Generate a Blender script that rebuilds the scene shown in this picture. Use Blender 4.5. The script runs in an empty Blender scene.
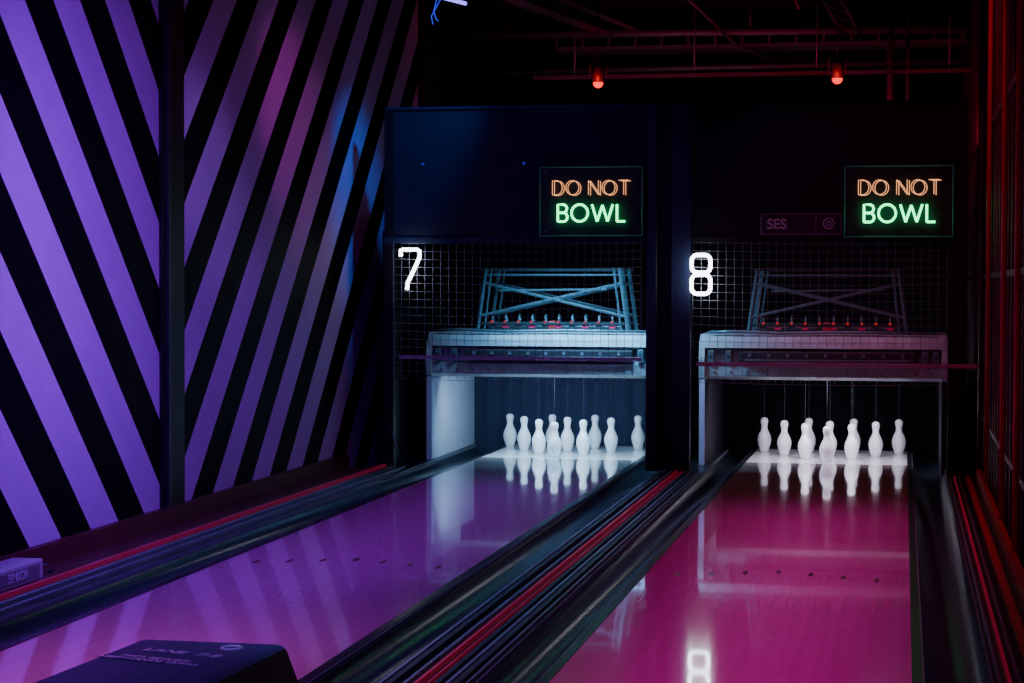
import bpy, bmesh, math
from mathutils import Vector, Matrix

scene = bpy.context.scene
# ------------------------------------------------------------------ materials
def new_mat(name):
    m = bpy.data.materials.new(name); m.use_nodes = True
    nt = m.node_tree
    return m, nt, nt.nodes["Principled BSDF"]

def pmat(name, col, rough=0.5, metal=0.0, noise=0.0, nscale=20.0, spec=0.5, coat=0.0, emit=None, es=0.0, bump=0.0):
    m, nt, b = new_mat(name)
    b.inputs["Base Color"].default_value = (*col, 1)
    b.inputs["Roughness"].default_value = rough
    b.inputs["Metallic"].default_value = metal
    b.inputs["Specular IOR Level"].default_value = spec
    b.inputs["Coat Weight"].default_value = coat
    b.inputs["Coat Roughness"].default_value = 0.05
    if emit:
        b.inputs["Emission Color"].default_value = (*emit, 1)
        b.inputs["Emission Strength"].default_value = es
    if noise > 0 or bump > 0:
        tc = nt.nodes.new("ShaderNodeTexCoord")
        nz = nt.nodes.new("ShaderNodeTexNoise"); nz.inputs["Scale"].default_value = nscale
        nz.inputs["Detail"].default_value = 4
        nt.links.new(tc.outputs["Object"], nz.inputs["Vector"])
        if noise > 0:
            mx = nt.nodes.new("ShaderNodeMix"); mx.data_type = 'RGBA'
            mx.inputs[6].default_value = (*[c * (1 - noise) for c in col], 1)
            mx.inputs[7].default_value = (*[min(1, c * (1 + noise)) for c in col], 1)
            nt.links.new(nz.outputs["Fac"], mx.inputs[0])
            nt.links.new(mx.outputs[2], b.inputs["Base Color"])
        if bump > 0:
            bp = nt.nodes.new("ShaderNodeBump"); bp.inputs["Strength"].default_value = bump
            bp.inputs["Distance"].default_value = 0.01
            nt.links.new(nz.outputs["Fac"], bp.inputs["Height"])
            nt.links.new(bp.outputs["Normal"], b.inputs["Normal"])
    return m

def emat(name, col, s):
    return pmat(name, (0.02, 0.02, 0.02), 0.4, emit=col, es=s)

def stripe_mat(name, sign):
    # 45 degree painted stripes, 0.63 m vertical period (physical paint on the wall)
    m, nt, b = new_mat(name)
    N = nt.nodes; L = nt.links
    g = N.new("ShaderNodeNewGeometry"); s = N.new("ShaderNodeSeparateXYZ")
    L.new(g.outputs["Position"], s.inputs[0])
    a = N.new("ShaderNodeMath"); a.operation = 'MULTIPLY_ADD'
    L.new(s.outputs["Y"], a.inputs[0]); a.inputs[1].default_value = sign
    L.new(s.outputs["Z"], a.inputs[2])
    off = N.new("ShaderNodeMath"); off.operation = 'ADD'; L.new(a.outputs[0], off.inputs[0])
    off.inputs[1].default_value = (-9.28 + 0.315 + 63.0) if sign > 0 else (9.05 + 9.37 - 9.28 + 0.315 + 63.0)
    d = N.new("ShaderNodeMath"); d.operation = 'DIVIDE'; L.new(off.outputs[0], d.inputs[0]); d.inputs[1].default_value = 0.63
    fr = N.new("ShaderNodeMath"); fr.operation = 'FRACT'; L.new(d.outputs[0], fr.inputs[0])
    lt = N.new("ShaderNodeMath"); lt.operation = 'LESS_THAN'; L.new(fr.outputs[0], lt.inputs[0]); lt.inputs[1].default_value = 0.5
    nz = N.new("ShaderNodeTexNoise"); nz.inputs["Scale"].default_value = 3; L.new(g.outputs["Position"], nz.inputs["Vector"])
    cr = N.new("ShaderNodeMix"); cr.data_type = 'RGBA'
    cr.inputs[6].default_value = (0.58, 0.38, 0.76, 1); cr.inputs[7].default_value = (0.70, 0.48, 0.88, 1)
    L.new(nz.outputs["Fac"], cr.inputs[0])
    mx = N.new("ShaderNodeMix"); mx.data_type = 'RGBA'
    mx.inputs[6].default_value = (0.003, 0.003, 0.005, 1)
    L.new(cr.outputs[2], mx.inputs[7]); L.new(lt.outputs[0], mx.inputs[0])
    L.new(mx.outputs[2], b.inputs["Base Color"])
    b.inputs["Roughness"].default_value = 0.6
    b.inputs["Specular IOR Level"].default_value = 0.1
    return m

def lane_mat():
    m, nt, b = new_mat("lane_maple")
    N = nt.nodes; L = nt.links
    tc = N.new("ShaderNodeTexCoord")
    mp = N.new("ShaderNodeMapping"); mp.inputs["Scale"].default_value = (38, 0.6, 1)
    L.new(tc.outputs["Object"], mp.inputs["Vector"])
    nz = N.new("ShaderNodeTexNoise"); nz.inputs["Scale"].default_value = 1.0; nz.inputs["Detail"].default_value = 5
    L.new(mp.outputs[0], nz.inputs["Vector"])
    mx = N.new("ShaderNodeMix"); mx.data_type = 'RGBA'
    mx.inputs[6].default_value = (0.50, 0.38, 0.36, 1); mx.inputs[7].default_value = (0.70, 0.54, 0.54, 1)
    L.new(nz.outputs["Fac"], mx.inputs[0]); L.new(mx.outputs[2], b.inputs["Base Color"])
    n2 = N.new("ShaderNodeTexNoise"); n2.inputs["Scale"].default_value = 260
    n2.inputs["Detail"].default_value = 2
    L.new(tc.outputs["Object"], n2.inputs["Vector"])
    r = N.new("ShaderNodeMapRange"); r.inputs[3].default_value = 0.06; r.inputs[4].default_value = 0.13
    L.new(n2.outputs["Fac"], r.inputs[0]); L.new(r.outputs[0], b.inputs["Roughness"])
    b.inputs["Coat Weight"].default_value = 0.7; b.inputs["Coat Roughness"].default_value = 0.03
    return m

M = {}
M['stripeL'] = stripe_mat("wall_chevron_paint_a", 1.0)
M['stripeR'] = stripe_mat("wall_chevron_paint_b", -1.0)
M['lane'] = lane_mat()
M['black'] = pmat("black_paint", (0.008, 0.008, 0.01), 0.5, noise=0.3)
M['mask'] = pmat("mask_board_navy", (0.012, 0.016, 0.045), 0.6, noise=0.25, nscale=6)
M['post'] = pmat("steel_post_blue", (0.02, 0.03, 0.08), 0.4, noise=0.2)
M['wood'] = pmat("dark_brown_board", (0.11, 0.045, 0.03), 0.55, noise=0.5, nscale=12, bump=0.3)
M['gutter'] = pmat("gutter_plastic", (0.013, 0.017, 0.028), 0.25, noise=0.3, nscale=8)
M['cap'] = pmat("capping_black", (0.012, 0.012, 0.018), 0.3, noise=0.3)
M['alu'] = pmat("aluminium_track", (0.30, 0.34, 0.42), 0.35, metal=0.7, noise=0.2)
M['redglow'] = pmat("red_glow", (0.5, 0.02, 0.08), 0.35, noise=0.15, emit=(1, 0.02, 0.12), es=0.06)  # faint emission stands in for red LED streaks reflected along the lane sides
M['redglow2'] = pmat("orange_red_glow", (0.35, 0.02, 0.02), 0.4, noise=0.15, emit=(1, 0.03, 0.03), es=0.01)  # red light on floor edge and right wall put into colour and emission
M['deck'] = pmat("pin_deck_white", (0.85, 0.85, 0.88), 0.15, noise=0.05)
M['pin'] = pmat("pin_white_plastic", (0.88, 0.87, 0.9), 0.25, noise=0.02, coat=0.3)
M['housing'] = pmat("machine_housing_white", (0.38, 0.41, 0.48), 0.35, noise=0.4, nscale=9)
M['kick'] = pmat("kickback_white", (0.5, 0.54, 0.68), 0.4, noise=0.15, nscale=6)
M['steel'] = pmat("machine_steel", (0.14, 0.20, 0.25), 0.35, metal=0.5, noise=0.2)
M['darksteel'] = pmat("dark_steel", (0.05, 0.055, 0.07), 0.4, metal=0.5, noise=0.2)
M['darkpanel'] = pmat("dark_panel", (0.02, 0.017, 0.028), 0.5, noise=0.2)
M['curtain'] = pmat("pit_curtain_blue", (0.014, 0.022, 0.06), 0.9, noise=0.9, nscale=90, bump=0.5)
M['curtain2'] = pmat("pit_curtain_black", (0.002, 0.002, 0.004), 0.95, noise=0.8, nscale=90, bump=0.5, spec=0.1)
M['net'] = pmat("net_wire", (0.34, 0.36, 0.44), 0.5, noise=0.1)
M['rail'] = pmat("lavender_rail", (0.60, 0.45, 0.70), 0.35, noise=0.1)
M['neon'] = emat("neon_white", (0.86, 0.93, 1.0), 9)
M['green'] = emat("neon_green", (0.03, 1.0, 0.28), 5.5)
M['orange'] = emat("neon_orange", (1.0, 0.40, 0.17), 1.8)
M['acrylic'] = pmat("sign_acrylic_smoked", (0.034, 0.038, 0.044), 0.25, noise=0.1)
M['signedge'] = pmat("sign_edge", (0.015, 0.03, 0.05), 0.4, noise=0.1, emit=(0.1, 0.5, 0.6), es=0.03)
M['redlamp'] = emat("red_lamp_glow", (1.0, 0.015, 0.004), 3.0)
M['reddot'] = emat("red_dot_glow", (1.0, 0.03, 0.02), 0.5)
M['bluedot'] = emat("blue_dot_glow", (0.05, 0.05, 1.0), 0.35)
M['violettube'] = emat("violet_tube_glow", (0.2, 0.14, 1.0), 3)
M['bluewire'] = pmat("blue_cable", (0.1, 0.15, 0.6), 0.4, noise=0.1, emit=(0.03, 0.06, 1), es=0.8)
M['ceil'] = pmat("ceiling_dark", (0.02, 0.018, 0.022), 0.8, noise=0.4)
M['pipe'] = pmat("ceiling_pipe", (0.14, 0.12, 0.15), 0.4, metal=0.3, noise=0.2)
M['slat'] = pmat("wall_slat_dark", (0.09, 0.05, 0.06), 0.5, metal=0.2, noise=0.3)
M['plate'] = pmat("nameplate_grey", (0.22, 0.22, 0.25), 0.4, noise=0.1)
M['platetxt'] = pmat("nameplate_text", (0.8, 0.8, 0.85), 0.4, noise=0.05)
M['platedark'] = pmat("nameplate_dark", (0.05, 0.05, 0.055), 0.4, noise=0.1)
M['console'] = pmat("console_blue_lit", (0.05, 0.06, 0.16), 0.4, noise=0.3, bump=0.05, nscale=120)  # blue light on the black hood top is put into this colour
M['consoleblack'] = pmat("console_black_side", (0.012, 0.012, 0.018), 0.4, noise=0.3)
M['consoletxt'] = pmat("console_print", (0.7, 0.7, 0.85), 0.4, noise=0.05)
M['greybox'] = pmat("device_grey", (0.55, 0.55, 0.6), 0.4, noise=0.1)
M['mark'] = pmat("lane_mark_dark", (0.04, 0.02, 0.02), 0.3, noise=0.1)
M['string'] = pmat("pin_string", (0.05, 0.05, 0.07), 0.7, noise=0.1)
M['approach'] = pmat("approach_wood", (0.3, 0.2, 0.13), 0.25, noise=0.3, nscale=8)

# ------------------------------------------------------------------ mesh builder
class B:
    def __init__(s):
        s.bm = bmesh.new(); s.mats = []
    def mi(s, k):
        if k not in s.mats: s.mats.append(k)
        return s.mats.index(k)
    def face(s, co, k, smooth=False):
        f = s.bm.faces.new([s.bm.verts.new(c) for c in co]); f.material_index = s.mi(k); f.smooth = smooth
    def box(s, x0, x1, y0, y1, z0, z1, k, bev=0.0):
        v = [s.bm.verts.new(c) for c in [(x0,y0,z0),(x1,y0,z0),(x1,y1,z0),(x0,y1,z0),(x0,y0,z1),(x1,y0,z1),(x1,y1,z1),(x0,y1,z1)]]
        fs = []
        for q in [(0,3,2,1),(4,5,6,7),(0,1,5,4),(1,2,6,5),(2,3,7,6),(3,0,4,7)]:
            f = s.bm.faces.new([v[i] for i in q]); f.material_index = s.mi(k); fs.append(f)
        if bev > 0:
            es = list({e for f in fs for e in f.edges})
            r = bmesh.ops.bevel(s.bm, geom=es, offset=bev, segments=3, affect='EDGES', profile=0.5)
            for f in r['faces']: f.material_index = s.mi(k)
    def tube(s, pts, r, k, n=6, closed=False, smooth=True):
        pts = [Vector(p) for p in pts]; m = len(pts); rings = []
        prevu = None
        for i, p in enumerate(pts):
            if closed: t = (pts[(i+1) % m] - pts[i-1])
            else: t = pts[min(i+1, m-1)] - pts[max(i-1, 0)]
            t.normalize()
            if prevu is None:
                a = Vector((0, 1, 0)) if abs(t.y) < 0.9 else Vector((1, 0, 0))
                u = t.cross(a).normalized()
            else:
                u = (prevu - t * prevu.dot(t)).normalized()
            prevu = u; w = t.cross(u)
            rings.append([s.bm.verts.new(p + r * (math.cos(2*math.pi*j/n) * u + math.sin(2*math.pi*j/n) * w)) for j in range(n)])
        rng = range(m if closed else m-1)
        for i in rng:
            a, b2 = rings[i], rings[(i+1) % m]
            for j in range(n):
                f = s.bm.faces.new([a[j], a[(j+1) % n], b2[(j+1) % n], b2[j]]); f.material_index = s.mi(k); f.smooth = smooth
        if not closed:
            for rg in (rings[0], rings[-1][::-1]):
                f = s.bm.faces.new(rg); f.material_index = s.mi(k)
    def beam(s, p, q, w, k):
        s.tube([p, q], w * 0.7071, k, n=4, smooth=False)
    def revolve(s, prof, cx, cy, z0, k, n=24):
        rings = []
        for r, z in prof:
            rings.append([s.bm.verts.new((cx + r*math.cos(2*math.pi*j/n), cy + r*math.sin(2*math.pi*j/n), z0+z)) for j in range(n)])
        for i in range(len(rings)-1):
            for j in range(n):
                f = s.bm.faces.new([rings[i][j], rings[i][(j+1)%n], rings[i+1][(j+1)%n], rings[i+1][j]]); f.smooth = True; f.material_index = s.mi(k)
        s.bm.faces.new(rings[0][::-1]).material_index = s.mi(k)
        s.bm.faces.new(rings[-1]).material_index = s.mi(k)
    def extrude_y(s, prof, y0, y1, k, smooth=False, closed=False):
        a = [s.bm.verts.new((x, y0, z)) for x, z in prof]; b2 = [s.bm.verts.new((x, y1, z)) for x, z in prof]
        n = len(prof)
        for i in range(n if closed else n-1):
            f = s.bm.faces.new([a[i], a[(i+1)%n], b2[(i+1)%n], b2[i]]); f.smooth = smooth; f.material_index = s.mi(k)
        if closed:
            s.bm.faces.new(a).material_index = s.mi(k); s.bm.faces.new(b2[::-1]).material_index = s.mi(k)
    def extrude_x(s, prof, x0, x1, k, smooth=False, capk=None):
        a = [s.bm.verts.new((x0, y, z)) for y, z in prof]; b2 = [s.bm.verts.new((x1, y, z)) for y, z in prof]
        n = len(prof)
        for i in range(n):
            f = s.bm.faces.new([a[i], a[(i+1)%n], b2[(i+1)%n], b2[i]]); f.smooth = smooth; f.material_index = s.mi(k)
        s.bm.faces.new(a).material_index = s.mi(capk or k); s.bm.faces.new(b2[::-1]).material_index = s.mi(capk or k)
        return a, b2
    def make(s, name, parent=None, loc=None):
        bmesh.ops.recalc_face_normals(s.bm, faces=s.bm.faces)
        me = bpy.data.meshes.new(name); s.bm.to_mesh(me); s.bm.free()
        for k in s.mats: me.materials.append(M[k])
        o = bpy.data.objects.new(name, me); scene.collection.objects.link(o)
        if parent: o.parent = parent
        if loc: o.location = loc
        return o

def empty(name, loc=(0,0,0)):
    o = bpy.data.objects.new(name, None); o.empty_display_size = 0.1; scene.collection.objects.link(o); return o

def text_mesh(name, body, size, loc, rot, k, parent=None, extrude=0.001, align='CENTER', offset=0.0):
    c = bpy.data.curves.new(name, 'FONT'); c.body = body; c.size = size; c.extrude = extrude; c.offset = offset
    c.align_x = align; c.align_y = 'CENTER'
    o = bpy.data.objects.new(name + "_tmp", c); scene.collection.objects.link(o)
    dg = bpy.context.evaluated_depsgraph_get(); dg.update()
    me = bpy.data.meshes.new_from_object(o.evaluated_get(dg))
    bpy.data.objects.remove(o)
    me.materials.clear(); me.materials.append(M[k])
    m = bpy.data.objects.new(name, me); scene.collection.objects.link(m)
    m.location = loc; m.rotation_euler = rot
    if parent: m.parent = parent
    return m

# ------------------------------------------------------------------ room shell
XL, XR = -3.5, 0.5
b = B(); b.box(XL-0.3, XR+0.3, -1.5, 18.1, -0.30, -0.12, 'cap'); b.make("floor")
b = B(); b.box(XL-0.1, XR+0.1, -1.5, 18.1, 3.3, 3.4, 'ceil'); b.make("ceiling")
b = B()
b.box(XL-0.1, XL, -1.5, 9.09, -0.12, 3.3, 'stripeL')
b.box(XL-0.1, XL+0.02, 9.09, 9.38, -0.12, 3.3, 'black')
b.box(XL-0.1, XL, 9.38, 14.3, -0.12, 3.3, 'stripeR')
b.box(XL-0.1, XL, 14.3, 18.1, -0.12, 3.3, 'ceil')
b.box(XL, XL+0.035, 9.13, 9.16, 0.06, 3.3, 'darksteel')
b.make("wall_left")
b = B(); b.box(XL-0.1, XR+0.1, 18.0, 18.1, -0.12, 3.3, 'ceil'); b.make("wall_back")
b = B()
b.box(XR, XR+0.1, 5.0, 18.1, -0.12, 3.3, 'ceil')
y = 5.05
while y < 17.8:
    b.box(XR-0.022, XR, y, y+0.07, -0.1, 3.3, 'slat'); y += 0.30
for z in (0.35, 1.2, 2.05, 2.9):
    b.box(XR-0.03, XR-0.022, 5.0, 17.9, z, z+0.03, 'slat')
z = 0.5
while z < 2.0:
    b.box(XR-0.012, XR, 5.0, 12.3, z, z+0.03, 'slat'); z += 0.075
for yy in (8.45, 9.6, 11.3):
    b.tube([(XR-0.04, yy, 0.06), (XR-0.04, yy, 3.3)], 0.013, 'redglow2', 8)
b.tube([(0.465, 12.5, -0.12), (0.465, 12.5, 3.3)], 0.014, 'pipe', 8)
b.make("wall_right")
b = B()
b.box(XL, XL+0.04, 2.5, 12.3, -0.12, 0.075, 'wood')
b.box(XL+0.04, XL+0.20, 2.5, 12.3, -0.12, -0.005, 'wood')
b.make("baseboard_left")
b = B(); b.box(XR-0.06, XR-0.035, 5.0, 12.3, -0.12, 0.06, 'redglow2'); b.make("baseboard_right")
b = B(); b.box(XL, XR, -1.5, 2.5, -0.12, 0.0, 'approach'); b.make("approach_floor")

# ------------------------------------------------------------------ lanes
def gutter_prof(x0, x1, depth, n=12):
    return [(x0 + (x1-x0)*0.5*(1-math.cos(math.pi*i/n)), -depth*math.sin(math.pi*i/n)) for i in range(n+1)]

def lane(x0, x1):
    e = empty("bowling_lane")
    b = B(); b.box(x0, x1, 2.5, 13.12, -0.12, 0.0, 'lane'); b.make("lane_boards", e)
    b = B(); b.box(x0, x1, 13.12, 14.25, -0.12, 0.0, 'deck'); b.make("pin_deck", e)
    b = B()
    b.box(x0-0.03, x0-0.001, 2.5, 14.25, -0.12, 0.002, 'cap'); b.box(x1+0.001, x1+0.03, 2.5, 14.25, -0.12, 0.002, 'cap')
    b.make("lane_edge_strips", e)
    b = B(); c = (x0+x1)/2
    for i in range(-3, 4):
        x = c + i*0.13; y = 7.95 + 0.05*(3-abs(i))
        b.face([(x-0.008, y-0.05, 0.0008), (x+0.008, y-0.05, 0.0008), (x+0.010, y, 0.0008), (x, y+0.05, 0.0008), (x-0.010, y, 0.0008)], 'mark')
    b.make("lane_arrows", e)
    return e
L7, L8 = (-2.77, -1.72), (-1.0, 0.035)
lane(*L7); lane(*L8)

def gutter(x0, x1):
    b = B()
    b.extrude_y(gutter_prof(x0, x1, 0.075), 2.5, 14.2, 'gutter', smooth=True)
    b.box(x0, x0+0.004, 2.5, 14.2, -0.12, -0.001, 'alu'); b.box(x1-0.004, x1, 2.5, 14.2, -0.12, -0.001, 'alu')
    b.make("lane_gutter")
gutter(-3.04, -2.802); gutter(-1.688, -1.48); gutter(-1.21, -1.032); gutter(0.067, 0.27)

b = B()   # left capping
b.box(-3.298, -3.042, 2.5, 14.2, -0.12, 0.0, 'cap')
b.box(-3.235, -3.215, 2.5, 12.3, 0.0, 0.018, 'redglow')
b.box(-3.17, -3.15, 2.5, 12.3, 0.0, 0.012, 'alu'); b.box(-3.10, -3.085, 2.5, 12.3, 0.0, 0.012, 'alu')
b.make("lane_capping")
b = B()   # center division with ball return tracks and red strips for reflected glow
b.box(-1.478, -1.212, 2.5, 14.2, -0.12, 0.0, 'cap')
for x, k, w, h in [(-1.465,'alu',0.012,0.012),(-1.43,'darksteel',0.02,0.02),(-1.395,'alu',0.010,0.012),(-1.36,'redglow',0.009,0.016),(-1.33,'redglow',0.005,0.012),(-1.30,'darksteel',0.016,0.016),(-1.275,'alu',0.012,0.012),(-1.245,'darksteel',0.02,0.018),(-1.222,'alu',0.008,0.010)]:
    b.box(x-w/2, x+w/2, 2.5, 12.3, 0.0, h, k)
b.make("lane_capping")
b = B()   # right capping
b.box(0.272, 0.44, 2.5, 14.2, -0.12, 0.0, 'cap')
for x, k, w, h in [(0.285,'alu',0.008,0.01),(0.312,'redglow',0.009,0.016),(0.34,'alu',0.008,0.012),(0.39,'redglow2',0.03,0.012)]:
    b.box(x-w/2, x+w/2, 2.5, 12.3, 0.0, h, k)
b.make("lane_capping")

# ------------------------------------------------------------------ pins
prof = [(0.024,0),(0.030,0.004),(0.036,0.03),(0.0445,0.055),(0.0485,0.08),(0.047,0.10),(0.040,0.122),(0.031,0.140),(0.0235,0.156),(0.0205,0.170),(0.0215,0.184),(0.0255,0.200),(0.0275,0.213),(0.0260,0.225),(0.0195,0.235),(0.009,0.2395),(0.002,0.24)]
b = B(); b.revolve(prof, 0, 0, 0, 'pin', 28)
pin0 = b.make("bowling_pin"); pinmesh = pin0.data
PY0, SP = 13.2, 0.307
C7, C8 = -2.287, -0.48
pins = {}
first = True
for c in (C7, C8):
    lst = []
    for r in range(4):
        for i in range(r+1):
            x = c + (i - r/2)*SP; y = PY0 + r*SP*0.866
            o = pin0 if first else bpy.data.objects.new("bowling_pin", pinmesh)
            if not first: scene.collection.objects.link(o)
            first = False
            o.location = (x, y, 0.0); lst.append((x, y))
    pins[c] = lst

# ------------------------------------------------------------------ pinsetters
def pinsetter(c, kl, cur):
    e = empty("string_pinsetter")
    x0, x1 = c-0.79, c+0.74
    b = B()
    pr = [(12.95, 0.55), (12.91, 0.57), (12.90, 0.64), (12.96, 0.65), (12.96, 0.745), (12.89, 0.755), (12.90, 0.80), (12.94, 0.83), (13.0, 0.845), (13.75, 0.845), (13.75, 0.77), (13.0, 0.77), (13.0, 0.55)]
    b.extrude_x(pr, x0, x1, 'housing')
    for xx in (x0, x1):
        b.extrude_x([(12.95,0.54),(12.88,0.56),(12.87,0.68),(12.90,0.78),(12.97,0.84),(13.78,0.85),(13.78,0.54)], xx-0.018, xx+0.018, 'housing')
    for xx in (x0+0.06, x0+0.17, x1-0.12, x1-0.05):
        b.box(xx-0.02, xx+0.02, 12.875, 12.965, 0.655, 0.74, 'steel', 0.006)
        b.tube([(xx, 12.87, 0.70), (xx, 12.88, 0.70)], 0.009, 'darksteel', 10)
    for i in range(14):
        xx = x0+0.08+i*0.106
        b.tube([(xx, 12.893, 0.60), (xx, 12.905, 0.60)], 0.006, 'darksteel', 8)
    b.tube([(x0+0.05, 12.93, 0.855), (x0+0.2, 12.92, 0.862), (x0+0.5, 12.93, 0.852), (x0+0.9, 12.94, 0.860), (x1-0.05, 12.93, 0.855)], 0.010, 'steel', 8)
    b.make("front_housing", e)
    b = B()
    b.box(x0+0.24, x1-0.17, 12.86, 12.955, 0.665, 0.735, 'darkpanel', 0.01)
    b.box(x0+0.28, x1-0.22, 12.852, 12.862, 0.675, 0.685, 'alu')
    for i in range(9):
        xx = x0+0.3+i*0.12
        b.box(xx, xx+0.02, 12.855, 12.865, 0.70, 0.72, 'alu')
    b.make("dark_bar", e)  # dark bar in the housing recess, emits nothing
    b = B()
    fx0, fx1 = c-0.51, c+0.51
    for yy in (13.1, 13.55):
        b.beam((fx0, yy, 0.83), (fx0+0.06, yy, 1.27), 0.018, 'steel'); b.beam((fx1, yy, 0.83), (fx1-0.06, yy, 1.27), 0.018, 'steel')
        b.beam((fx0+0.045, yy, 0.83), (fx0+0.10, yy, 1.27), 0.010, 'steel'); b.beam((fx1-0.045, yy, 0.83), (fx1-0.10, yy, 1.27), 0.010, 'steel')
        b.beam((fx0+0.03, yy, 1.26), (fx1-0.03, yy, 1.26), 0.014, 'darksteel')
        b.beam((fx0+0.05, yy, 1.225), (fx1-0.05, yy, 1.225), 0.008, 'steel')
        b.beam((fx0+0.05, yy, 1.17), (fx1-0.02, yy, 0.95), 0.014, 'steel')
        b.beam((fx1-0.05, yy, 1.17), (fx0+0.02, yy, 0.95), 0.014, 'steel')
        b.beam((fx0+0.01, yy, 0.90), (fx1-0.01, yy, 0.90), 0.014, 'darksteel')
    b.beam((fx0+0.15, 13.1, 1.12), (fx1-0.15, 13.1, 1.13), 0.010, 'steel')
    b.make("scissor_frame", e)
    b = B()
    b.box(fx0+0.05, fx1-0.05, 13.2, 13.5, 0.845, 0.89, 'darksteel', 0.01)
    for i in range(10):
        xx = fx0+0.10+i*0.09
        pts = [(xx, 13.15 + 0.028*math.cos(a*math.pi/8), 0.93 + 0.028*math.sin(a*math.pi/8)) for a in range(16)]
        b.tube(pts, 0.006, 'steel', 5, closed=True)
        b.box(xx-0.02, xx+0.02, 13.11, 13.13, 0.87, 0.90, 'redglow' if i % 2 else 'darksteel')
        b.box(xx-0.008, xx+0.008, 13.09, 13.108, 0.905, 0.918, 'reddot')
    b.box(c-0.03, c+0.02, 13.1, 13.2, 0.845, 0.92, 'redglow2', 0.01)
    b.make("string_pulleys", e)
    b = B()
    for x, y in pins[c]:
        b.tube([(x, y, 0.2405), (x, y, 0.77)], 0.0011, 'string', 5)
    b.make("pin_strings", e)
    b = B()
    b.box(c-0.80, c-0.775, 12.9, 14.25, -0.07, 0.55, kl); b.box(c+0.725, c+0.75, 12.9, 14.25, -0.07, 0.55, 'darkpanel')
    b.box(c-0.805, c-0.77, 12.88, 12.90, 0.0, 0.55, 'rail')
    b.make("kickback_panels", e)
    b = B()
    n = 60; xs = [c-0.775+1.5*i/n for i in range(n+1)]
    for i in range(n):
        ya = 14.27+0.012*math.sin(i*1.1); yb = 14.27+0.012*math.sin((i+1)*1.1)
        b.face([(xs[i], ya, -0.1), (xs[i+1], yb, -0.1), (xs[i+1], yb, 0.77), (xs[i], ya, 0.77)], cur)
    b.make("pit_curtain", e)
    return e
pinsetter(C7, 'kick', 'curtain'); pinsetter(C8, 'darkpanel', 'curtain2')

# ------------------------------------------------------------------ facade
e = empty("pinsetter_mask")
FY = 12.35
b = B(); b.box(-3.24, -1.57, FY, FY+0.04, 1.44, 2.275, 'mask'); b.box(-1.29, 0.27, FY, FY+0.04, 1.44, 2.27, 'black')
b.box(-3.24, -1.57, FY-0.012, FY, 1.42, 1.455, 'post'); b.box(-1.29, 0.27, FY-0.012, FY, 1.42, 1.455, 'black')
b.box(-3.24, -1.57, FY-0.012, FY, 2.265, 2.28, 'post'); b.box(-1.29, 0.38, FY-0.012, FY, 2.25, 2.28, 'black')
b.make("mask_panels", e)
b = B(); b.box(-3.26, -3.24, FY+0.02, 14.3, 0.0, 1.5, 'black'); b.make("shade_sheet", e)  # added black sheet, makes the shade behind the net
b = B()
for x0, x1, k in [(-3.24, -3.18, 'black'), (-1.565, -1.50, 'post'), (-1.41, -1.29, 'post'), (0.27, 0.38, 'black')]:
    b.box(x0, x1, FY-0.01, FY+0.07, 0.001, 2.28, k, 0.004)
b.box(-1.50, -1.41, FY+0.03, FY+0.05, 0.001, 2.28, 'black')
b.make("steel_posts", e)
b = B()
b.tube([(-3.21, FY, 0.28), (-3.12, FY-0.05, 0.02)], 0.006, 'steel')
b.box(-3.14, -1.59, FY-0.03, FY, 0.685, 0.71, 'rail', 0.004)
b.box(-1.25, 0.45, FY-0.03, FY, 0.66, 0.685, 'rail', 0.004)
b.make("guard_rails", e)
b = B()
for x in (-2.99, -2.34):
    b.tube([(x, FY-0.008, 1.92), (x, FY, 1.92)], 0.009, 'bluedot', 10)
b.make("indicator_leds", e)
def net(x0, x1, z0, z1):
    b = B(); sp = 0.05; nx = int((x1-x0)/sp); nz = int((z1-z0)/sp)
    for i in range(nx+1):
        x = x0+(x1-x0)*i/nx; b.tube([(x, FY-0.04+0.004*math.sin(i), z0), (x, FY-0.04, z1)], 0.0017, 'net', 3)
    for j in range(nz+1):
        z = z0+(z1-z0)*j/nz
        b.tube([(x0+(x1-x0)*t/8, FY-0.04, z - 0.010*math.sin(math.pi*t/8)) for t in range(9)], 0.0017, 'net', 3)
    b.make("guard_net", e)
net(-3.17, -1.59, 0.56, 1.42); net(-1.27, 0.26, 0.56, 1.42)

# ------------------------------------------------------------------ neon numerals
def arc(cx, cz, rx, rz, a0, a1, n=10):
    return [(cx+rx*math.cos(math.radians(a0+(a1-a0)*i/n)), cz+rz*math.sin(math.radians(a0+(a1-a0)*i/n))) for i in range(n+1)]
def rrect(x0, x1, z0, z1, r):
    return arc(x1-r, z1-r, r, r, 0, 90, 5)+arc(x0+r, z1-r, r, r, 90, 180, 5)+arc(x0+r, z0+r, r, r, 180, 270, 5)+arc(x1-r, z0+r, r, r, 270, 360, 5)
NY = FY-0.075
b = B()
b.tube([(x, NY, z) for x, z in [(-3.115,1.335),(-3.115,1.375),(-3.10,1.378),(-3.01,1.378),(-2.993,1.37),(-2.993,1.33),(-3.03,1.25),(-3.07,1.17),(-3.075,1.125)]], 0.012, 'neon', 8)
b.box(-3.06, -3.04, NY+0.012, FY-0.03, 1.365, 1.385, 'darksteel')
b.make("neon_number_seven")
b = B()
b.tube([(x, NY, z) for x, z in rrect(-1.275, -1.16, 1.235, 1.343, 0.035)], 0.012, 'neon', 8, closed=True)
b.tube([(x, NY, z) for x, z in rrect(-1.275, -1.16, 1.105, 1.222, 0.035)], 0.012, 'neon', 8, closed=True)
b.box(-1.24, -1.22, NY+0.012, FY-0.03, 1.335, 1.355, 'darksteel')
b.make("neon_number_eight")

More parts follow.
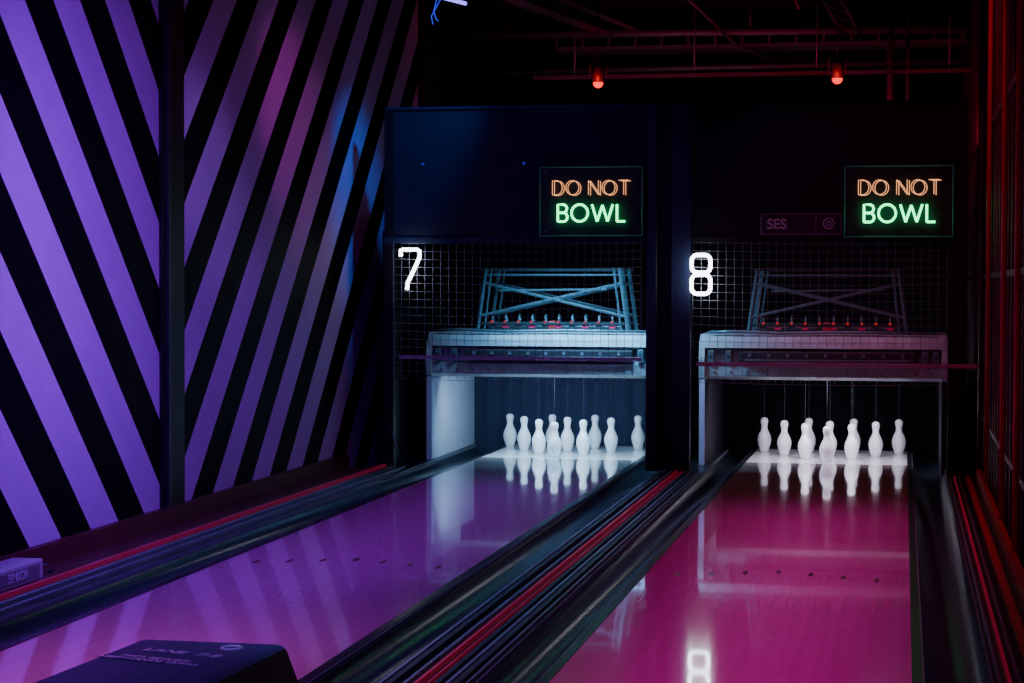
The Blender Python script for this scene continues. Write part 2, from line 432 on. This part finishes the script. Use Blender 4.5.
# ------------------------------------------------------------------ neon signs
def glyph(ch, w, h):
    if ch == 'O': return [arc(w/2, h/2, w/2, h/2, 0, 360, 24)]
    if ch == 'D': return [[(0,0),(0,h),(w*0.4,h)]+arc(w*0.4,h/2,w*0.6,h/2,90,-90,12)+[(0,0)]]
    if ch == 'N': return [[(0,0),(0,h)],[(0,h),(w,0)],[(w,0),(w,h)]]
    if ch == 'T': return [[(0,h),(w,h)],[(w/2,h),(w/2,0)]]
    if ch == 'B': return [[(0,0),(0,h),(w*0.5,h)]+arc(w*0.55,h*0.76,w*0.4,h*0.24,90,-90,8)+[(0,h*0.52)],[(w*0.5,h*0.52)]+arc(w*0.6,h*0.26,w*0.4,h*0.26,90,-90,8)+[(0,0)]]
    if ch == 'W': return [[(0,h),(w*0.25,0)],[(w*0.25,0),(w*0.5,h*0.95)],[(w*0.5,h*0.95),(w*0.75,0)],[(w*0.75,0),(w,h)]]
    if ch == 'L': return [[(0,h),(0,0)],[(0,0),(w,0)]]
    return []
def neon_sign(xc, zc):
    e = empty("neon_sign")
    W, H, yy = 0.64, 0.425, FY-0.09
    b = B(); b.box(xc-W/2, xc+W/2, yy, yy+0.008, zc-H/2, zc+H/2, 'acrylic'); b.make("acrylic_panel", e)
    b = B()
    for a in [((xc-W/2, zc-H/2),(xc+W/2, zc-H/2)), ((xc+W/2, zc-H/2),(xc+W/2, zc+H/2)), ((xc+W/2, zc+H/2),(xc-W/2, zc+H/2)), ((xc-W/2, zc+H/2),(xc-W/2, zc-H/2))]:
        b.beam((a[0][0], yy, a[0][1]), (a[1][0], yy, a[1][1]), 0.006, 'signedge')
    for sx in (-0.22, 0.22):
        b.tube([(xc+sx, yy+0.004, zc+H/2), (xc+sx, yy+0.004, zc+H/2+0.04), (xc+sx, FY-0.001, zc+H/2+0.04)], 0.003, 'steel', 5)
        for sz in (-1, 1):
            b.tube([(xc+sx*1.3, yy-0.006, zc+sz*(H/2-0.025)), (xc+sx*1.3, FY-0.001, zc+sz*(H/2-0.025))], 0.006, 'steel', 8)
    b.make("sign_frame", e)
    def word(txt, cx, z0, h, widths, gap, rad, k, dual, name):
        tot = sum(widths[c] for c in txt) + gap*(len(txt)-1); x = cx - tot/2; b = B()
        for c in txt:
            for st in glyph(c, widths[c], h):
                offs = [(0, 0), (0.013, -0.004)] if dual else [(0, 0)]
                for ox, oz in offs:
                    b.tube([(x+px+ox, yy-0.022, z0+pz+oz) for px, pz in st], rad, k, 8)
            x += widths[c] + gap
        b.make(name, e)
    word("DO NOT", xc+0.000, zc+0.04, 0.088, {'D':0.062,'O':0.082,'N':0.062,'T':0.062,' ':0.016}, 0.022, 0.0020, 'orange', True, "text_do_not")
    word("BOWL", xc+0.006, zc-0.125, 0.105, {'B':0.06,'O':0.102,'W':0.13,'L':0.05}, 0.026, 0.0068, 'green', False, "text_bowl")
neon_sign(-1.90, 1.675); neon_sign(-0.03, 1.665)

# nameplate
e = empty("machine_nameplate")
b = B(); b.box(-0.86, -0.365, FY-0.03, FY-0.001, 1.465, 1.60, 'plate', 0.006)
b.box(-0.85, -0.53, FY-0.032, FY-0.03, 1.475, 1.59, 'platedark'); b.box(-0.52, -0.375, FY-0.032, FY-0.03, 1.475, 1.59, 'platedark')
for rr in (0.032, 0.014):
    b.tube([(-0.447+rr*math.cos(a*math.pi/10), FY-0.034, 1.535+rr*math.sin(a*math.pi/10)) for a in range(20)], 0.004, 'platetxt', 5, closed=True)
b.make("plate", e)
text_mesh("lettering", "SES", 0.085, (-0.76, FY-0.034, 1.53), (math.pi/2, 0, 0), 'platetxt', e, offset=0.002)

# ------------------------------------------------------------------ ceiling services
e = empty("ceiling_pipework")
b = B()
b.tube([(-3.4, 14.6, 3.02), (0.4, 14.6, 2.98)], 0.03, 'pipe', 10)
b.tube([(-3.4, 15.4, 2.82), (0.45, 15.4, 2.84)], 0.022, 'pipe', 10)
b.tube([(-3.4, 16.2, 3.2), (0.45, 16.2, 3.2)], 0.04, 'pipe', 10)
b.tube([(-2.9, 16.8, 2.65), (0.45, 16.8, 2.65)], 0.018, 'pipe', 8)
b.box(-2.6, 0.45, 14.05, 14.09, 2.62, 2.645, 'pipe')
b.box(-2.6, 0.45, 15.0, 15.3, 2.93, 2.96, 'pipe')
for i in range(16):
    b.box(-2.6+i*0.2, -2.58+i*0.2, 14.98, 15.0, 2.93, 3.02, 'pipe')
b.beam((-2.7, 11.6, 3.0), (-2.1, 14.4, 2.98), 0.05, 'pipe')
b.beam((-2.55, 11.7, 3.08), (-1.9, 14.4, 3.0), 0.03, 'pipe')
b.tube([(-1.6, 13.6, 3.25), (-1.2, 14.6, 2.9), (-0.9, 15.4, 2.84)], 0.012, 'pipe', 8)
b.tube([(-0.10, 14.0, 1.5), (-0.10, 14.0, 3.3)], 0.022, 'pipe', 8)
b.tube([(0.02, 14.3, 1.5), (0.02, 14.3, 3.3)], 0.014, 'pipe', 8)
for x in (-2.9, -1.1):
    b.tube([(x, 14.6, 3.0), (x, 14.6, 3.3)], 0.008, 'pipe', 6)
for x in (-2.3, -1.45, -0.6, 0.3):
    b.tube([(x, 14.07, 2.64), (x, 14.07, 3.3)], 0.006, 'pipe', 6)
b.tube([(-0.72, 13.0, 3.3), (-0.73, 13.0, 3.05), (-0.69, 13.0, 2.98), (-0.67, 13.0, 2.93)], 0.006, 'redglow', 6)
b.make("pipes", e)
b = B()
for dx in (0, 0.12):
    b.tube([(-0.62+dx, 12.6, 3.15), (-0.42+dx, 14.6, 2.92)], 0.012, 'pipe', 6)
for i in range(8):
    t0, t1 = i/8, (i+1)/8
    b.tube([(-0.62+0.2*t0, 12.6+2*t0, 3.15-0.23*t0), (-0.50+0.2*t1, 12.6+2*t1, 3.15-0.23*t1)], 0.006, 'pipe', 5)
b.make("lattice_truss", e)

def redlamp(x, y, z):
    e = empty("red_spotlight")
    b = B()
    b.revolve([(0.018,0.0),(0.040,0.01),(0.040,0.10),(0.02,0.12)], x, y, z, 'pipe', 16)
    b.tube([(x, y, z+0.12), (x, y, 3.3)], 0.005, 'darksteel', 6)
    b.tube([(x-0.055, y, z+0.03), (x-0.055, y, z+0.13), (x+0.055, y, z+0.13), (x+0.055, y, z+0.03)], 0.004, 'pipe', 5)
    b.make("lamp_can", e)
    b = B(); b.revolve([(0.004,-0.034),(0.022,-0.027),(0.034,-0.010),(0.034,0.004),(0.012,0.006)], x, y, z, 'redlamp', 16); b.make("lamp_lens", e)
    l = bpy.data.lights.new("lamp_light", 'POINT'); l.energy = 0.9; l.color = (1, 0.02, 0.01); l.shadow_soft_size = 0.04
    o = bpy.data.objects.new("lamp_light", l); scene.collection.objects.link(o); o.location = (x, y-0.10, z-0.02); o.parent = e
redlamp(-2.0, 13.2, 2.50); redlamp(-0.43, 13.2, 2.50)

e = empty("led_tube_light")
b = B()
b.tube([(-2.76, 11.95, 2.905), (-2.66, 12.1, 2.89)], 0.012, 'violettube', 8); b.make("tube", e)
b = B()
b.box(-2.80, -2.64, 11.98, 12.08, 2.925, 2.945, 'darksteel')
b.tube([(-2.7, 12.03, 2.94), (-2.7, 12.03, 3.3)], 0.006, 'darksteel', 6)
b.make("bracket", e)
b = B()
b.tube([(-2.78, 11.9, 2.93), (-2.80, 11.9, 2.88), (-2.815, 11.9, 2.82), (-2.80, 11.9, 2.77), (-2.785, 11.9, 2.76)], 0.0035, 'bluewire', 5)
b.tube([(-2.75, 11.9, 2.93), (-2.79, 11.9, 2.86), (-2.83, 11.9, 2.79), (-2.82, 11.9, 2.74)], 0.0035, 'bluewire', 5)
b.make("cables", e)

# ------------------------------------------------------------------ foreground ball return
e = empty("ball_return")
b = B()
hood = [(2.75, 0.024), (2.78, 0.34), (2.9, 0.38), (3.3, 0.375), (4.27, 0.35), (4.31, 0.024)]
va, vb = b.extrude_x(hood, -1.69, -1.345, 'console', capk='consoleblack')
for v in vb:
    if v.co.z < 0.1: v.co.x += 0.11
o = b.make("hood", e)
bv = o.modifiers.new("bevel", 'BEVEL'); bv.width = 0.018; bv.segments = 3; bv.limit_method = 'ANGLE'
sl = math.atan2(-0.025, 0.97)
text_mesh("print_title", "LANE  7-8", 0.045, (-1.52, 4.08, 0.3565), (sl, 0, -0.25), 'consoletxt', e, offset=0.001)
text_mesh("print_label", "BALL RETURN\nKEEP HANDS CLEAR", 0.028, (-1.55, 3.98, 0.3595), (sl, 0, -0.25), 'consoletxt', e, offset=0.001)
b = B()
b.tube([(-1.44+0.022*math.cos(a*math.pi/10), 4.17+0.022*math.sin(a*math.pi/10), 0.3535) for a in range(20)], 0.004, 'consoletxt', 5, closed=True)
b.make("print_emblem", e)

# ------------------------------------------------------------------ small device at left
e = empty("foul_sensor_box")
b = B(); b.box(-3.44, -3.31, 6.75, 7.34, -0.004, 0.075, 'greybox', 0.006)
b.box(-3.309, -3.306, 6.8, 7.3, 0.01, 0.06, 'plate')
b.make("case", e)
text_mesh("case_print", "SENSOR", 0.05, (-3.3045, 7.1, 0.035), (math.pi/2, 0, math.pi/2), 'consoletxt', e)
b = B(); b.tube([(-3.36, 7.34, 0.03), (-3.33, 7.42, 0.04), (-3.32, 7.46, 0.01), (-3.36, 7.5, 0.0)], 0.005, 'alu', 6); b.make("cable", e)

# ------------------------------------------------------------------ lights
def area(name, loc, target, sx, sy, energy, col, spread=180):
    l = bpy.data.lights.new(name, 'AREA'); l.shape = 'RECTANGLE'; l.size = sx; l.size_y = sy
    l.energy = energy; l.color = col; l.spread = math.radians(spread)
    o = bpy.data.objects.new(name, l); scene.collection.objects.link(o); o.location = loc
    d = Vector(target)-Vector(loc)
    o.rotation_euler = d.to_track_quat('-Z', 'Y').to_euler()
    return o
def spot(name, loc, target, energy, col, ang, blend=0.6, size=0.08):
    l = bpy.data.lights.new(name, 'SPOT'); l.energy = energy; l.color = col
    l.spot_size = math.radians(ang); l.spot_blend = blend; l.shadow_soft_size = size
    o = bpy.data.objects.new(name, l); scene.collection.objects.link(o); o.location = loc
    o.rotation_euler = (Vector(target)-Vector(loc)).to_track_quat('-Z', 'Y').to_euler()
    return o
area("stage_light_violet", (-1.6, 6.8, 2.4), (-3.5, 8.0, 0.8), 0.5, 0.5, 20, (0.30, 0.0, 1.0), 90)
spot("wall_fill_violet_low", (-2.4, 4.8, 1.6), (-3.5, 8.3, 0.7), 60, (0.30, 0.0, 1.0), 50, 1.0)  # unseen second source added to brighten the lower wall
spot("stage_light_lavender", (-1.9, 8.4, 3.1), (-3.5, 9.8, 1.7), 42, (0.50, 0.28, 1.0), 24, 0.9)
spot("stage_light_magenta", (-2.0, 9.8, 3.1), (-3.5, 11.2, 2.1), 45, (0.85, 0.0, 0.65), 34, 0.9)
spot("stage_light_cyan", (-2.2, 11.6, 3.1), (-3.5, 12.7, 1.6), 90, (0.0, 0.26, 1.0), 40, 0.9)
spot("stage_light_purple", (-1.8, 8.4, 2.8), (-3.5, 11.0, 0.4), 45, (0.30, 0.0, 1.0), 28, 0.9)
area("lane_light_violet", (-2.25, 8.6, 3.1), (-2.25, 8.6, 0), 0.2, 6.0, 18, (0.34, 0.01, 1.0), 38)
area("lane_light_pink", (-2.25, 5.0, 3.1), (-2.25, 5.0, 0), 0.2, 2.4, 10, (0.85, 0.08, 0.9), 50)
area("lane_light_magenta", (-0.45, 7.0, 3.1), (-0.45, 7.0, 0), 0.2, 7.0, 20, (1.0, 0.01, 0.62), 34)
area("pin_light_cool", (C7, 13.04, 0.53), (C7, 13.6, 0.0), 1.2, 0.05, 12, (0.45, 0.75, 1.0), 150)
area("pin_light_white", (C8, 13.1, 0.53), (C8, 13.6, 0.0), 1.2, 0.05, 9, (0.88, 0.82, 1.0), 150)
area("machine_light_cool", (C7+0.25, 12.47, 1.38), (C7+0.35, 13.0, 0.78), 0.9, 0.05, 20, (0.22, 0.66, 1.0), 120)
area("machine_light_pink", (C8, 12.47, 1.38), (C8, 13.0, 0.78), 1.2, 0.05, 1.5, (1.0, 0.32, 0.6), 120)
spot("front_light_blue", (-2.6, 8.6, 3.1), (-2.3, 12.4, 1.5), 22, (0.05, 0.12, 1.0), 36, 0.8)
spot("front_light_violet", (-0.6, 9.0, 3.1), (-0.6, 12.4, 1.3), 9, (0.7, 0.3, 1.0), 34, 0.8)
area("red_wall_light", (0.25, 10.5, 3.15), (0.49, 11.0, 0.5), 0.1, 5.0, 16, (1, 0.02, 0.03), 120)
area("red_pipe_fill", (-1.0, 13.6, 2.15), (-1.0, 15.2, 3.1), 3.0, 0.1, 5.5, (1, 0.02, 0.09), 150)  # unseen fill added behind the mask to redden the pipes
spot("ball_return_light_blue", (-1.0, 2.6, 3.0), (-1.5, 4.1, 0.35), 50, (0.03, 0.05, 1.0), 24, 0.8)
area("track_fill_blue", (-1.36, 8.0, 3.1), (-1.36, 8.0, 0), 0.05, 7.5, 6, (0.2, 0.35, 1.0), 14)  # unseen narrow fill added to brighten the metal tracks
area("gutter_fill_teal", (-3.1, 7.6, 3.1), (-3.1, 7.6, 0), 0.05, 7.5, 3, (0.1, 0.4, 0.9), 12)  # unseen narrow fill added to tint the left gutter

w = bpy.data.worlds.new("World"); scene.world = w; w.use_nodes = True
w.node_tree.nodes["Background"].inputs[0].default_value = (0.05, 0.03, 0.14, 1)
w.node_tree.nodes["Background"].inputs[1].default_value = 0.03

# ------------------------------------------------------------------ camera
f = 2000.0
n = Vector((391, 54.5, -2000)).normalized()
up = Vector((0.008, 1, 0)); up = (up-n*n.dot(up)).normalized()
ex = n.cross(up)
R = Matrix((ex, n, up))
cam = bpy.data.cameras.new("camera"); cam.sensor_width = 36; cam.lens = f*36/1024; cam.clip_end = 100
co = bpy.data.objects.new("camera", cam); scene.collection.objects.link(co)
co.matrix_world = Matrix.Translation((0, 0, 1.15)) @ R.to_4x4()
scene.camera = co
